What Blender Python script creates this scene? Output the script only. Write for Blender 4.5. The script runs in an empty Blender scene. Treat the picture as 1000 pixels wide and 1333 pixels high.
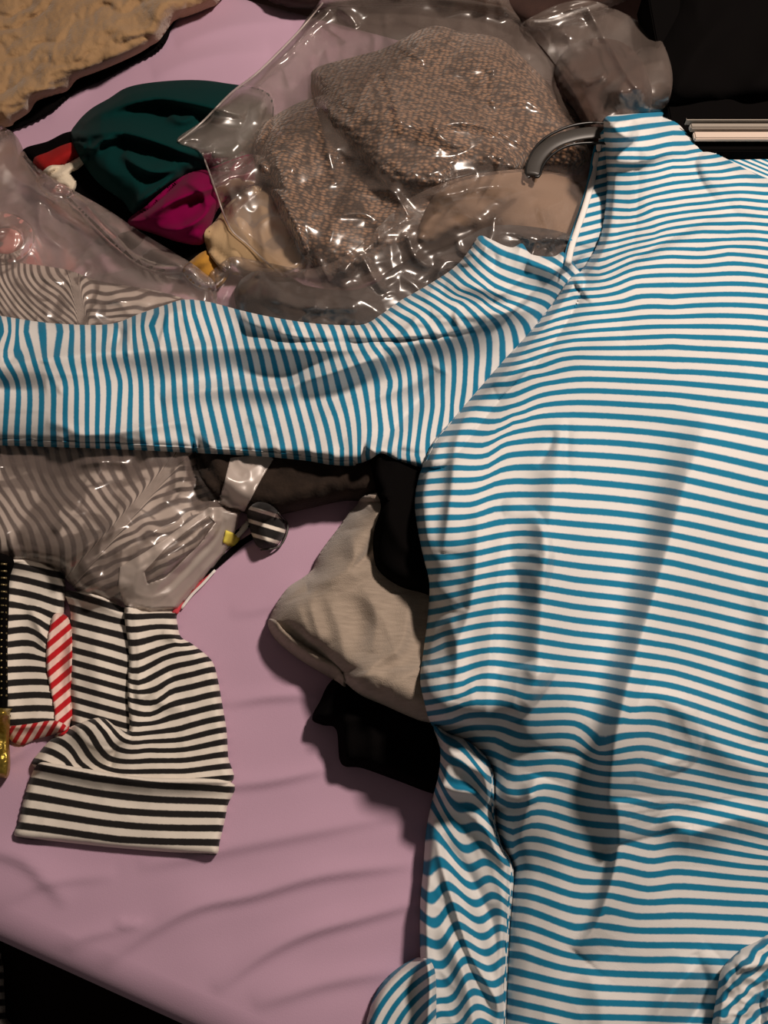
import bpy, math
import numpy as np
from mathutils import Vector

# ------------------------------------------------------------------ camera, world, lights, exposure
W_PX, H_PX, F_PX = 1000.0, 1333.0, 1050.0
BED = 0.55                       # height of the top of the mattress
CAM = np.array([0.0, 0.0, BED + 0.80])
TILT = math.radians(22.0)
scn = bpy.context.scene
cd = bpy.data.cameras.new('camera'); cam = bpy.data.objects.new('camera', cd)
scn.collection.objects.link(cam)
cam.location = CAM; cam.rotation_euler = (TILT, 0, 0)
cd.sensor_fit = 'VERTICAL'; cd.sensor_height = 24.0; cd.lens = 24.0 * F_PX / H_PX
cd.clip_start = 0.02
scn.camera = cam
world = bpy.data.worlds.new('world'); scn.world = world; world.use_nodes = True
bg = world.node_tree.nodes['Background']
bg.inputs[0].default_value = (1.0, 0.86, 0.74, 1); bg.inputs[1].default_value = 0.065
def lamp(name, loc, power, size, col):
    l = bpy.data.lights.new(name, 'POINT'); l.energy = power; l.shadow_soft_size = size; l.color = col
    o = bpy.data.objects.new(name, l); o.location = loc; scn.collection.objects.link(o); return o
scn.cycles.transparent_max_bounces = 48; scn.cycles.max_bounces = 16
lamp('ceiling_lamp', (0.72, 0.84, BED + 1.42), 104.0, 0.085, (1.0, 0.84, 0.72))
vs = scn.view_settings
vs.view_transform = 'Standard'; vs.look = 'None'; vs.gamma = 1.0; vs.use_curve_mapping = False
vs.exposure = 0.0

# ------------------------------------------------------------------ pixel rays <-> world
CT, ST = math.cos(TILT), math.sin(TILT)
def P(u, v, h):
    """point at height h above the mattress seen along the ray of photo position (u, v)"""
    u = np.asarray(u, float); v = np.asarray(v, float); h = np.asarray(h, float)
    dx = (u - W_PX/2)/F_PX; dy = (H_PX/2 - v)/F_PX
    X, Y, Z = dx, dy*CT + ST, dy*ST - CT
    t = (BED + h - CAM[2]) / Z
    return np.stack([CAM[0] + X*t, CAM[1] + Y*t, CAM[2] + Z*t], -1)
def to_px(x, y, z):
    X, Y, Z = x-CAM[0], y-CAM[1], z-CAM[2]
    d = Y*ST - Z*CT; up = Y*CT + Z*ST
    return W_PX/2 + F_PX*X/d, H_PX/2 - F_PX*up/d

# ------------------------------------------------------------------ rasters used to stack the clothes on each other
U0, V0, U1, V1, S = -260, -160, 1320, 1560, 2
US = np.arange(U0, U1+1, S, dtype=float); VS = np.arange(V0, V1+1, S, dtype=float)
GU, GV = np.meshgrid(US, VS)
NV, NU = GU.shape
def blur(a, sig):
    k = sig/S; r = int(3*k)+1; x = np.arange(-r, r+1); w = np.exp(-.5*(x/k)**2); w /= w.sum()
    for ax in (0, 1):
        pad = [(0, 0), (0, 0)]; pad[ax] = (r, r); b = np.pad(a, pad, 'edge')
        n = a.shape[ax]; n2 = b.shape[ax]
        L = n2
        fa = np.fft.rfft(b, axis=ax); kk = np.zeros(L); kk[:r+1] = w[r:]; kk[-r:] = w[:r]
        fk = np.fft.rfft(kk); fk = fk[:, None] if ax == 0 else fk[None, :]
        c = np.fft.irfft(fa*fk, L, axis=ax)
        a = c[r:r+n] if ax == 0 else c[:, r:r+n]
    return a
def lattice(u, v, sc, seed, smooth=True):
    g = np.random.RandomState(seed).rand(97, 97)*2-1
    x = u/sc + 40.3; y = v/sc + 40.7
    i = np.floor(x).astype(int); j = np.floor(y).astype(int); fx = x-i; fy = y-j
    i %= 96; j %= 96
    if smooth:
        fx = fx*fx*(3-2*fx); fy = fy*fy*(3-2*fy)
        return (g[j, i]*(1-fx)+g[j, i+1]*fx)*(1-fy)+(g[j+1, i]*(1-fx)+g[j+1, i+1]*fx)*fy
    a, b, c, d = g[j, i], g[j, i+1], g[j+1, i], g[j+1, i+1]
    return np.where(fx+fy < 1, a+(b-a)*fx+(c-a)*fy, d+(c-d)*(1-fx)+(b-d)*(1-fy))
def rot(u, v, deg):
    a = math.radians(deg); return u*math.cos(a)+v*math.sin(a), -u*math.sin(a)+v*math.cos(a)
def soft(u, v, sc, seed, deg=0, st=1.0):
    x, y = rot(u, v, deg); x = x/st
    return .65*lattice(x, y, sc, seed)+.35*lattice(x, y, sc*.45, seed+1)
def ridged(u, v, sc, seed, deg=0, st=1.0):
    return 1-2*np.abs(soft(u, v, sc, seed, deg, st))
def facet(u, v, sc, seed):
    wu = u + sc*.55*lattice(u, v, sc*1.4, seed+7); wv = v + sc*.55*lattice(u, v, sc*1.4, seed+8)
    x, y = rot(wu, wv, 17+seed*13 % 60)
    return lattice(x, y, sc, seed, False)
def spline(pts, closed=False, n=6):
    p = np.array(pts, float)
    if len(p) < 3: return p
    q = np.vstack([p[-1], p, p[0], p[1]]) if closed else np.vstack([2*p[0]-p[1], p, 2*p[-1]-p[-2]])
    out = []
    for i in range(len(p) if closed else len(p)-1):
        a, b, c, d = q[i], q[i+1], q[i+2], q[i+3]
        for t in np.arange(n)/n:
            out.append(.5*((2*b)+(c-a)*t+(2*a-5*b+4*c-d)*t*t+(3*b-a-3*c+d)*t**3))
    if not closed: out.append(p[-1])
    return np.array(out)
def inside(u, v, poly):
    r = np.zeros(u.shape, bool); n = len(poly)
    for i in range(n):
        x0, y0 = poly[i]; x1, y1 = poly[(i+1) % n]
        if y0 == y1: continue
        r ^= ((y0 > v) != (y1 > v)) & (u < (x1-x0)*(v-y0)/(y1-y0)+x0)
    return r
def seg_dist(u, v, poly, closed):
    """distance, nearest point, signed side and arc parameter"""
    n = len(poly); m = n if closed else n-1
    L = np.zeros(m+1)
    best = np.full(u.shape, 1e18); nx = np.zeros(u.shape); ny = np.zeros(u.shape); sg = np.ones(u.shape); tt = np.zeros(u.shape)
    acc = 0.0
    for i in range(m):
        ax, ay = poly[i]; bx, by = poly[(i+1) % n]
        dx, dy = bx-ax, by-ay; l2 = dx*dx+dy*dy
        if l2 < 1e-12: continue
        t = np.clip(((u-ax)*dx+(v-ay)*dy)/l2, 0, 1)
        px, py = ax+t*dx, ay+t*dy; d = (u-px)**2+(v-py)**2
        k = d < best; l = math.sqrt(l2)
        best = np.where(k, d, best); nx = np.where(k, px, nx); ny = np.where(k, py, ny)
        sg = np.where(k, np.sign(dx*(v-ay)-dy*(u-ax)), sg); tt = np.where(k, acc+t*l, tt)
        acc += l
    return np.sqrt(best), nx, ny, sg, tt/max(acc, 1e-9)
def folds(u, v, lst):
    """sum of creases: (points, height, width on the right-hand side, width on the left-hand side)"""
    out = np.zeros(u.shape)
    for f in lst:
        pts, h, wp, wn = f[:4]
        pl = spline(pts, False, 4); m = 2.3*max(wp, wn)
        k = (u > pl[:, 0].min()-m) & (u < pl[:, 0].max()+m) & (v > pl[:, 1].min()-m) & (v < pl[:, 1].max()+m)
        if not k.any(): continue
        d, _, _, s, t = seg_dist(u[k], v[k], pl, False)
        w = np.where(s > 0, wp, wn)
        taper = np.clip(np.sin(np.pi*np.clip(t, 0, 1)), 0, 1)**.6
        if len(f) > 4 and f[4] == 'open': taper = np.ones_like(t)
        out[k] += h*np.exp(-(d/w)**1.6)*taper
    return out
def rbf(pts, smooth=.3):
    a = np.array(pts, float); x = a[:, :2]/100.0; n = len(a)
    D = np.sqrt(((x[:, None]-x[None])**2).sum(-1))
    A = np.zeros((n+3, n+3)); A[:n, :n] = D - np.eye(n)*smooth*.01
    A[:n, n] = 1; A[:n, n+1:] = x; A[n, :n] = 1; A[n+1:, :n] = x.T
    w = np.linalg.solve(A, np.r_[a[:, 2], 0, 0, 0])
    gu = np.arange(U0, U1+9, 8.0); gv = np.arange(V0, V1+9, 8.0); g = np.stack(np.meshgrid(gu, gv), -1)/100.0
    R = np.sqrt(((g[:, :, None, :]-x)**2).sum(-1)) @ w[:n] + w[n] + g @ w[n+1:]
    def ev(u, v):
        fx = np.clip((u-U0)/8.0, 0, len(gu)-1.001); fy = np.clip((v-V0)/8.0, 0, len(gv)-1.001)
        i = fx.astype(int); j = fy.astype(int); fx = fx-i; fy = fy-j
        return (R[j, i]*(1-fx)+R[j, i+1]*fx)*(1-fy)+(R[j+1, i]*(1-fx)+R[j+1, i+1]*fx)*fy
    return ev
def samp(A, u, v):
    fx = np.clip((np.asarray(u, float)-U0)/S, 0, NU-1.001); fy = np.clip((np.asarray(v, float)-V0)/S, 0, NV-1.001)
    i = fx.astype(int); j = fy.astype(int); fx = fx-i; fy = fy-j
    return (A[j, i]*(1-fx)+A[j, i+1]*fx)*(1-fy)+(A[j+1, i]*(1-fx)+A[j+1, i+1]*fx)*fy

# ------------------------------------------------------------------ materials
def mat(name, base=(.5, .5, .5), rough=.9, sheen=.15, bump=.0, scale=600, spec=.25, metal=0):
    m = bpy.data.materials.new(name); m.use_nodes = True
    nt = m.node_tree; b = nt.nodes['Principled BSDF']
    b.inputs['Base Color'].default_value = (*base, 1); b.inputs['Roughness'].default_value = rough
    b.inputs['Sheen Weight'].default_value = sheen; b.inputs['Specular IOR Level'].default_value = spec
    b.inputs['Metallic'].default_value = metal
    tc = nt.nodes.new('ShaderNodeTexCoord')
    if bump:
        n = nt.nodes.new('ShaderNodeTexNoise'); n.inputs['Scale'].default_value = scale; n.inputs['Detail'].default_value = 3
        nt.links.new(tc.outputs['Object'], n.inputs['Vector'])
        bp = nt.nodes.new('ShaderNodeBump'); bp.inputs['Strength'].default_value = bump; bp.inputs['Distance'].default_value = .001
        nt.links.new(n.outputs['Fac'], bp.inputs['Height']); nt.links.new(bp.outputs[0], b.inputs['Normal'])
    return m, nt, b, tc
def varied(m4, c1, c2, scale=8, detail=4, stretch=(1, 1, 1)):
    m, nt, b, tc = m4
    mp = nt.nodes.new('ShaderNodeMapping'); mp.inputs['Scale'].default_value = stretch
    n = nt.nodes.new('ShaderNodeTexNoise'); n.inputs['Scale'].default_value = scale; n.inputs['Detail'].default_value = detail
    mx = nt.nodes.new('ShaderNodeMix'); mx.data_type = 'RGBA'
    mx.inputs['A'].default_value = (*c1, 1); mx.inputs['B'].default_value = (*c2, 1)
    nt.links.new(tc.outputs['Object'], mp.inputs[0]); nt.links.new(mp.outputs[0], n.inputs['Vector'])
    nt.links.new(n.outputs['Fac'], mx.inputs['Factor']); nt.links.new(mx.outputs['Result'], b.inputs['Base Color'])
    return m
def stripes(name, dark, light, width=.46, soft_=.10, rough=.85):
    m, nt, b, tc = mat(name, light, rough, .1, .25, 1500)
    at = nt.nodes.new('ShaderNodeAttribute'); at.attribute_name = 'phase'
    n = nt.nodes.new('ShaderNodeTexNoise'); n.inputs['Scale'].default_value = 300
    nt.links.new(tc.outputs['Object'], n.inputs['Vector'])
    def M(op, a, b_=None):
        k = nt.nodes.new('ShaderNodeMath'); k.operation = op
        for i, x in enumerate((a, b_)):
            if x is None: continue
            if isinstance(x, (int, float)): k.inputs[i].default_value = x
            else: nt.links.new(x, k.inputs[i])
        return k.outputs[0]
    j = M('MULTIPLY', M('SUBTRACT', n.outputs['Fac'], .5), .05)
    f = M('FRACT', M('ADD', M('ADD', at.outputs['Fac'], j), 100.5))
    t = M('ABSOLUTE', M('SUBTRACT', f, .5))                # 0 on the dark stripe's centre line
    mr = nt.nodes.new('ShaderNodeMapRange'); mr.interpolation_type = 'SMOOTHSTEP'
    mr.inputs['From Min'].default_value = width/2-soft_/2; mr.inputs['From Max'].default_value = width/2+soft_/2
    nt.links.new(t, mr.inputs['Value'])
    mx = nt.nodes.new('ShaderNodeMix'); mx.data_type = 'RGBA'
    mx.inputs['A'].default_value = (*dark, 1); mx.inputs['B'].default_value = (*light, 1)
    nt.links.new(mr.outputs[0], mx.inputs['Factor']); nt.links.new(mx.outputs['Result'], b.inputs['Base Color'])
    return m
def film(name, haze=.10, rough=.10, tint=(.93, .90, .88), gl=1.0, crease=60, hcol=(.75, .70, .66)):
    m = bpy.data.materials.new(name); m.use_nodes = True; nt = m.node_tree; nt.nodes.clear()
    o = nt.nodes.new('ShaderNodeOutputMaterial'); tr = nt.nodes.new('ShaderNodeBsdfTransparent'); tr.inputs[0].default_value = (*tint, 1)
    g = nt.nodes.new('ShaderNodeBsdfGlossy'); g.inputs['Roughness'].default_value = rough; g.inputs['Color'].default_value = (1, 1, 1, 1)
    d = nt.nodes.new('ShaderNodeBsdfDiffuse'); d.inputs[0].default_value = (*hcol, 1)
    tc = nt.nodes.new('ShaderNodeTexCoord')
    v = nt.nodes.new('ShaderNodeTexVoronoi'); v.feature = 'DISTANCE_TO_EDGE'; v.inputs['Scale'].default_value = crease
    ns = nt.nodes.new('ShaderNodeTexNoise'); ns.inputs['Scale'].default_value = 14; ns.inputs['Detail'].default_value = 3
    mpg = nt.nodes.new('ShaderNodeMapping'); mpg.inputs['Rotation'].default_value = (0, 0, .6); mpg.inputs['Scale'].default_value = (1, .3, 1)
    ad = nt.nodes.new('ShaderNodeVectorMath'); ad.operation = 'MULTIPLY_ADD'; ad.inputs[1].default_value = (.05, .05, .05)
    nt.links.new(tc.outputs['Object'], ns.inputs['Vector']); nt.links.new(ns.outputs['Color'], ad.inputs[0]); nt.links.new(tc.outputs['Object'], ad.inputs[2])
    nt.links.new(ad.outputs[0], mpg.inputs[0]); nt.links.new(mpg.outputs[0], v.inputs['Vector'])
    bp = nt.nodes.new('ShaderNodeBump'); bp.inputs['Strength'].default_value = .15; bp.inputs['Distance'].default_value = .004
    nt.links.new(v.outputs['Distance'], bp.inputs['Height'])
    nt.links.new(bp.outputs[0], g.inputs['Normal'])
    lw = nt.nodes.new('ShaderNodeFresnel'); lw.inputs[0].default_value = 1.5
    ml = nt.nodes.new('ShaderNodeMath'); ml.operation = 'MULTIPLY_ADD'; ml.inputs[1].default_value = gl; ml.inputs[2].default_value = .02+.045*gl; ml.use_clamp = True
    nt.links.new(lw.outputs[0], ml.inputs[0])
    m1 = nt.nodes.new('ShaderNodeMixShader'); m1.inputs[0].default_value = haze
    m2 = nt.nodes.new('ShaderNodeMixShader')
    nt.links.new(tr.outputs[0], m1.inputs[1]); nt.links.new(d.outputs[0], m1.inputs[2])
    nt.links.new(ml.outputs[0], m2.inputs[0]); nt.links.new(m1.outputs[0], m2.inputs[1]); nt.links.new(g.outputs[0], m2.inputs[2])
    nt.links.new(m2.outputs[0], o.inputs[0])
    return m
M_SHEET = varied(mat('lilac_cotton', (.5, .3, .45), .8, .2, .15, 900), (.50, .315, .43), (.58, .38, .51), 5)
M_BLUE = stripes('blue_white_jersey', (.004, .185, .33), (.75, .735, .715), .47, .12)
M_BIND = mat('white_binding', (.82, .79, .76), .8, .1)[0]
M_BLUEPLAIN = mat('blue_trim', (.02, .25, .45), .8, .1)[0]
M_BW = stripes('black_white_jersey', (.012, .010, .010), (.84, .77, .68), .50, .10)
M_GW = stripes('grey_white_jersey', (.045, .038, .035), (.62, .55, .49), .46, .2)
M_KNOT = stripes('knot_jersey', (.010, .009, .009), (.84, .77, .68), .72, .10)
M_RED = stripes('red_white_ribbon', (.50, .008, .015), (.85, .62, .55), .5, .10)
M_BLACK = mat('black_cotton', (.0035, .003, .003), 1, 0, .3, 500, .02)[0]
M_BLACK2 = varied(mat('black_lace', (.01, .01, .01), .9, .05, .8, 300, .1), (.005, .004, .004), (.045, .03, .022), 70)
M_GREEN = mat('green_jersey', (.002, .026, .025), .95, .02, .2, 700, .04)[0]
M_MAG = mat('magenta_jersey', (.17, .001, .045), .9, .03, .2, 700, .05)[0]
M_REDC = mat('red_cotton', (.30, .006, .006), .85, .02, .2)[0]
M_CREAM = mat('cream_lace', (.72, .62, .48), .9, .1, .6, 400)[0]
M_TAN = varied(mat('tan_quilt', (.4, .25, .12), .95, .3, 1.0, 260), (.25, .145, .068), (.42, .265, .135), 30, 6)
M_BEIGE = mat('beige_cotton', (.42, .29, .16), .9, .1, .3)[0]
M_FILMREFL = mat('painted_reflection', (.24, .16, .11), .9, .05, .3)[0]  # light brown that paints the reflection on the bag film
M_MUST = mat('mustard_cotton', (.45, .22, .03), .9, .1, .3)[0]
M_HEATH = varied(mat('heather_fleece', (.3, .28, .25), .95, .35, .7, 900), (.24, .19, .15), (.46, .375, .30), 70, 4, (1, 6, 1))
M_PINK = mat('pink_cotton', (.75, .30, .28), .85, .2, .2)[0]
M_DENIM = varied(mat('charcoal_cotton', (.05, .05, .05), .9, .1, .5, 500), (.008, .008, .009), (.035, .035, .038), 60)
M_MAROON = varied(mat('dark_maroon', (.03, .012, .012), .9, .1, .4), (.012, .005, .005), (.05, .022, .015), 30)
M_FILM = film('clear_film', .085, .25, tint=(.99, .98, .97), gl=.55, crease=14, hcol=(.85, .66, .57))
M_FILM2 = film('hazy_film', .15, .25, tint=(.98, .96, .95), gl=.8, crease=12, hcol=(.80, .62, .56))
M_FROST = film('frosted_plastic', .52, .35, gl=.6, crease=10, hcol=(.70, .60, .54))
M_HGREY = mat('hanger_plastic', (.045, .04, .036), .45, 0, 0, 1, .5)[0]
M_HBLK = mat('hanger_rim', (.006, .006, .006), .35, 0, 0, 1, .5)[0]
M_GOLD = mat('gold_sequin', (.45, .32, .06), .35, 0, 1.0, 250, .5, .8)[0]
M_ZIP = mat('brass_zip', (.35, .28, .14), .4, 0, 0, 1, .5, .8)[0]
M_YEL = mat('yellow_tag', (.85, .72, .12), .6, 0)[0]
M_CARPET = varied(mat('dark_carpet', (.02, .012, .01), 1, 0, .8, 300, .02), (.009, .0045, .004), (.018, .010, .009), 30)
M_WALL = mat('dark_wall', (.06, .045, .04), .9, 0, .1, 30)[0]
M_WOOD = mat('bed_base', (.03, .02, .016), .7, 0)[0]
M_MATT = mat('mattress_ticking', (.5, .45, .45), .9, .1)[0]
M_TRIM = mat('pale_trim', (.62, .50, .42), .45, 0, 0, 1, .5)[0]
M_TRIM2 = mat('grey_trim', (.30, .26, .22), .4, 0, 0, 1, .5)[0]
def knit():
    m, nt, b, tc = mat('brown_knit', (.2, .14, .09), .95, .3)
    mp = nt.nodes.new('ShaderNodeMapping'); mp.inputs['Rotation'].default_value = (0, 0, .12); mp.inputs['Scale'].default_value = (1, 1.6, 1)
    v = nt.nodes.new('ShaderNodeTexVoronoi'); v.inputs['Scale'].default_value = 150; v.inputs['Randomness'].default_value = .55
    r = nt.nodes.new('ShaderNodeValToRGB'); r.color_ramp.elements[0].color = (.40, .225, .13, 1); r.color_ramp.elements[1].color = (.016, .009, .006, 1)
    r.color_ramp.elements[0].position = .12; r.color_ramp.elements[1].position = .62
    bp = nt.nodes.new('ShaderNodeBump'); bp.invert = True; bp.inputs['Distance'].default_value = .004; bp.inputs['Strength'].default_value = .9
    nt.links.new(tc.outputs['Object'], mp.inputs[0]); nt.links.new(mp.outputs[0], v.inputs['Vector'])
    nt.links.new(v.outputs['Distance'], r.inputs[0]); nt.links.new(r.outputs[0], b.inputs['Base Color'])
    nt.links.new(v.outputs['Distance'], bp.inputs['Height']); nt.links.new(bp.outputs[0], b.inputs['Normal'])
    return m
M_KNIT = knit()

# ------------------------------------------------------------------ object helpers
def tag(o, label=None, cat=None, group=None, kind=None):
    if label: o['label'] = label
    if cat: o['category'] = cat
    if group: o['group'] = group
    if kind: o['kind'] = kind
    return o
def thing(name, label, cat, u, v, h=0.0):
    o = bpy.data.objects.new(name, None); scn.collection.objects.link(o)
    p = P(u, v, h); o.location = Vector([float(x) for x in p]); o.empty_display_size = .02
    return tag(o, label, cat)
def link_mesh(name, verts, faces, m, parent=None, smooth=True, phase=None):
    verts = np.asarray(verts, float)
    org = np.array(parent.location) if parent is not None else np.array([verts[:, 0].mean(), verts[:, 1].mean(), verts[:, 2].min()])
    me = bpy.data.meshes.new(name)
    if isinstance(faces, np.ndarray):
        nf = len(faces); k = faces.shape[1]
        me.vertices.add(len(verts)); me.vertices.foreach_set('co', (verts-org).astype(np.float32).ravel())
        me.loops.add(nf*k); me.loops.foreach_set('vertex_index', faces.astype(np.int32).ravel())
        me.polygons.add(nf); me.polygons.foreach_set('loop_start', np.arange(nf, dtype=np.int32)*k)
        me.update(calc_edges=True)
    else:
        me.from_pydata([tuple(x) for x in (verts-org)], [], faces)
    me.validate(); me.update()
    if smooth: me.polygons.foreach_set('use_smooth', np.ones(len(me.polygons), bool))
    if phase is not None:
        a = me.attributes.new('phase', 'FLOAT', 'POINT'); a.data.foreach_set('value', np.asarray(phase, np.float32))
    me.materials.append(m)
    o = bpy.data.objects.new(name, me); scn.collection.objects.link(o)
    if parent is not None: o.parent = parent
    else: o.location = Vector(org)
    return o

# ------------------------------------------------------------------ sheet wrinkles (real relief of the fitted sheet)
SHEET_FOLDS = [
    ([(130, 1258), (200, 1210), (260, 1180), (330, 1165), (420, 1140), (540, 1125)], .0045, 6, 16),
    ([(280, 1290), (340, 1245), (400, 1215), (470, 1195), (560, 1170)], .0045, 6, 16),
    ([(180, 1130), (300, 1105), (400, 1085), (520, 1060)], .003, 7, 20),
    ([(290, 918), (350, 908), (420, 905)], .003, 5, 12), ([(285, 1025), (350, 1018), (430, 1000)], .0035, 5, 12),
    ([(-40, 1010), (20, 985), (60, 955), (120, 920)], .004, 6, 10), ([(-60, 1100), (30, 1120), (90, 1180)], .003, 8, 22),
    ([(0, 1180), (60, 1150), (150, 1140)], .002, 6, 16), ([(30, 1250), (110, 1220), (200, 1200)], .002, 6, 12),
    ([(230, 60), (300, 40), (380, 30)], .003, 8, 18), ([(200, 100), (270, 80), (350, 70)], .003, 8, 18),
    ([(330, 1310), (420, 1280), (520, 1262)], .003, 8, 18), ([(300, 800), (350, 790), (400, 760)], .002, 6, 14),
    ([(150, 1195), (165, 1203), (185, 1200)], .002, 4, 4), ([(120, 100), (90, 130), (60, 150)], .002, 10, 10)]
def sheet_h(u, v):
    return 1.6*folds(u, v, SHEET_FOLDS) + .0012*soft(u, v, 60, 5, -15, 2.2) + .0022*soft(u, v, 150, 9)
H = sheet_h(GU, GV) + .0015
EPS = .0006

def garment(name, outline, T, m, parent=None, edge=14, drape=26, fl=(), wr=(.0015, 60, 3), wr_deg=0, wr_st=1.0, step=4,
            phase=None, holes=(), extra=None, crumple=None, bottom=None, base_abs=None, rise=None, sm=True, smooth=True, tmin=.0006, upd=True):
    """a piece of cloth or film lying on whatever is below it; closed, with its own underside and thickness"""
    global H
    loops = [spline(x, True, 5) if sm else np.array(x, float) for x in [outline]+list(holes)]
    o = loops[0]
    iu0 = max(0, int((o[:, 0].min()-U0)/S)-3); iu1 = min(NU, int((o[:, 0].max()-U0)/S)+4)
    iv0 = max(0, int((o[:, 1].min()-V0)/S)-3); iv1 = min(NV, int((o[:, 1].max()-V0)/S)+4)
    k = step//S
    iu0 -= iu0 % k; iv0 -= iv0 % k
    sl = (slice(iv0, iv1), slice(iu0, iu1)); u, v = GU[sl], GV[sl]
    ins = np.zeros(u.shape, bool)
    for l in loops: ins ^= inside(u, v, l)
    d = np.full(u.shape, 1e9)
    for l in loops: d = np.minimum(d, seg_dist(u, v, l, True)[0])
    d = np.where(ins, d, 0)
    Hb = H[sl] if base_abs is None else np.full(u.shape, base_abs)
    if base_abs is None and drape:
        G = blur(H, drape)[sl]
        near = np.clip(d/(edge*1.5+1), 0, 1)
        base = np.maximum(Hb, G*near + Hb*(1-near))
        full = H.copy(); full[sl] = base
        lift = np.clip(d/(drape*1.2), 0, 1); lift = lift*lift*(3-2*lift)
        base = np.maximum(base*(1-lift) + lift*(blur(full, drape*.8)[sl]+.0002*drape), Hb)
    else: base = Hb
    q = np.clip(d/edge, 0, 1); e = np.sqrt(1-(1-q)**2)
    top = T*e
    fe = np.clip(d/10.0, 0, 1)
    if len(fl): top = top + folds(u, v, fl)*fe
    if wr: top = top + (wr[0]*ridged(u, v, wr[1], wr[2], wr_deg, wr_st)+wr[0]*.3)*fe
    if crumple:
        for (a, sc, sd) in crumple: top = top + a*(facet(u, v, sc, sd)+.6)*fe
    if extra is not None: top = top + extra(u, v)*fe
    if rise is not None: top = top + rise(u, v)*fe
    top = base + np.maximum(top, tmin + EPS)
    # mesh
    uu, vv, tt, bb = u[::k, ::k], v[::k, ::k], top[::k, ::k], (Hb if bottom is None else bottom[sl])[::k, ::k]
    cu = (uu[:-1, :-1]+uu[1:, 1:])/2; cv = (vv[:-1, :-1]+vv[1:, 1:])/2
    cell = np.zeros(cu.shape, bool)
    for l in loops: cell ^= inside(cu, cv, l)
    ny, nx = uu.shape
    cnt = np.zeros((ny, nx), int)
    for a in (0, 1):
        for b in (0, 1): cnt[a:ny-1+a, b:nx-1+b] += cell
    used = cnt > 0; border = used & (cnt < 4)
    idx = np.full((ny, nx), -1); idx[used] = np.arange(used.sum())
    pu, pv = uu[used].copy(), vv[used].copy(); bd = border[used]
    bestd = np.full(bd.sum(), 1e9); sx = pu[bd].copy(); sy = pv[bd].copy()
    for l in loops:
        dd, qx, qy, _, _ = seg_dist(pu[bd], pv[bd], l, True)
        c = (dd < bestd) & (dd < step*1.6); bestd = np.where(dd < bestd, dd, bestd); sx = np.where(c, qx, sx); sy = np.where(c, qy, sy)
    pu[bd], pv[bd] = sx, sy
    th, bh = tt[used].copy(), bb[used].copy()
    # border vertices lie on the rim: no thickness there beyond the fabric itself
    j, i = np.nonzero(cell)
    topf = np.stack([idx[j+1, i], idx[j+1, i+1], idx[j, i+1], idx[j, i]], 1)
    n = len(pu)
    botf = topf[:, ::-1]+n
    ed = np.concatenate([topf[:, [a, (a+1) % 4]] for a in range(4)])
    key = ed.min(1)*(n+1)+ed.max(1); _, inv, c = np.unique(key, return_inverse=True, return_counts=True)
    be = ed[c[inv.ravel()] == 1]
    side = np.stack([be[:, 1], be[:, 0], be[:, 0]+n, be[:, 1]+n], 1)
    th = np.maximum(th, bh+EPS*1.2)
    V = np.vstack([P(pu, pv, th), P(pu, pv, bh+EPS*.5)])
    F = np.vstack([topf, botf, side])
    ph = None
    if phase is not None:
        f = phase(pu, pv) if callable(phase) else None
        ph = np.r_[f, f]
    ob = link_mesh(name, V, F, m, parent, smooth, ph)
    if upd:
        Hn = np.maximum(Hb, np.where(ins, top, Hb)); H[sl] = Hn if base_abs is None else H[sl]
    return ob

def tube(name, path, rad, m, parent=None, off=0.0, flat=1.0, sides=8, n=5, taper=False, hs=None, phase=None):
    """cord or bar following a path laid on the pile; rad and flat give its half width (m) and flatness"""
    pl = spline(path, False, n)
    h = samp(H, pl[:, 0], pl[:, 1])+off if hs is None else np.interp(np.linspace(0, 1, len(pl)), np.linspace(0, 1, len(hs)), hs)
    if hs is None:
        kk = np.ones(5)/5; h = np.maximum(h, np.convolve(np.pad(h, 2, 'edge'), kk, 'valid'))
    C = P(pl[:, 0], pl[:, 1], h + rad*flat)
    t = np.gradient(C, axis=0); t /= np.linalg.norm(t, axis=1)[:, None]+1e-12
    up = np.array([0, 0, 1.0]); sd = np.cross(t, up); sd /= np.linalg.norm(sd, axis=1)[:, None]+1e-12; nn = np.cross(sd, t)
    V = []; N = len(C)
    for i in range(N):
        r = rad
        if taper: r = rad*min(1, .35+3*min(i, N-1-i)/N)
        for a in range(sides):
            q = 2*math.pi*a/sides
            V.append(C[i]+sd[i]*r*math.cos(q)+nn[i]*r*flat*math.sin(q))
    F = [(i*sides+a, i*sides+(a+1) % sides, (i+1)*sides+(a+1) % sides, (i+1)*sides+a) for i in range(N-1) for a in range(sides)]
    V.append(C[0]); V.append(C[-1]); a0 = N*sides
    F += [(a0, (a+1) % sides, a) for a in range(sides)] + [(a0+1, (N-1)*sides+a, (N-1)*sides+(a+1) % sides) for a in range(sides)]
    ph = None
    if phase is not None:
        s = np.r_[0, np.cumsum(np.linalg.norm(np.diff(C, axis=0), axis=1))]
        ph = [phase(s[i], a/sides) for i in range(N) for a in range(sides)]+[0, 0]
    return link_mesh(name, V, F, m, parent, True, ph)
def box(name, p0, p1, m, parent=None, bev=.004, rz=0, org=(0, 0)):
    import bmesh
    bm = bmesh.new(); bmesh.ops.create_cube(bm, size=1)
    for v in bm.verts:
        v.co = Vector([(p0[i]+p1[i])/2 + v.co[i]*(p1[i]-p0[i]) for i in range(3)])
    if bev: bmesh.ops.bevel(bm, geom=bm.edges[:], offset=bev, segments=2, affect='EDGES')
    c, s = math.cos(rz), math.sin(rz)
    V = [(org[0]+v.co.x*c-v.co.y*s, org[1]+v.co.x*s+v.co.y*c, v.co.z) for v in bm.verts]
    bm.verts.index_update(); F = [tuple(v.index for v in f.verts) for f in bm.faces]; bm.free()
    return link_mesh(name, np.array(V), F, m, parent, False)

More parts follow.
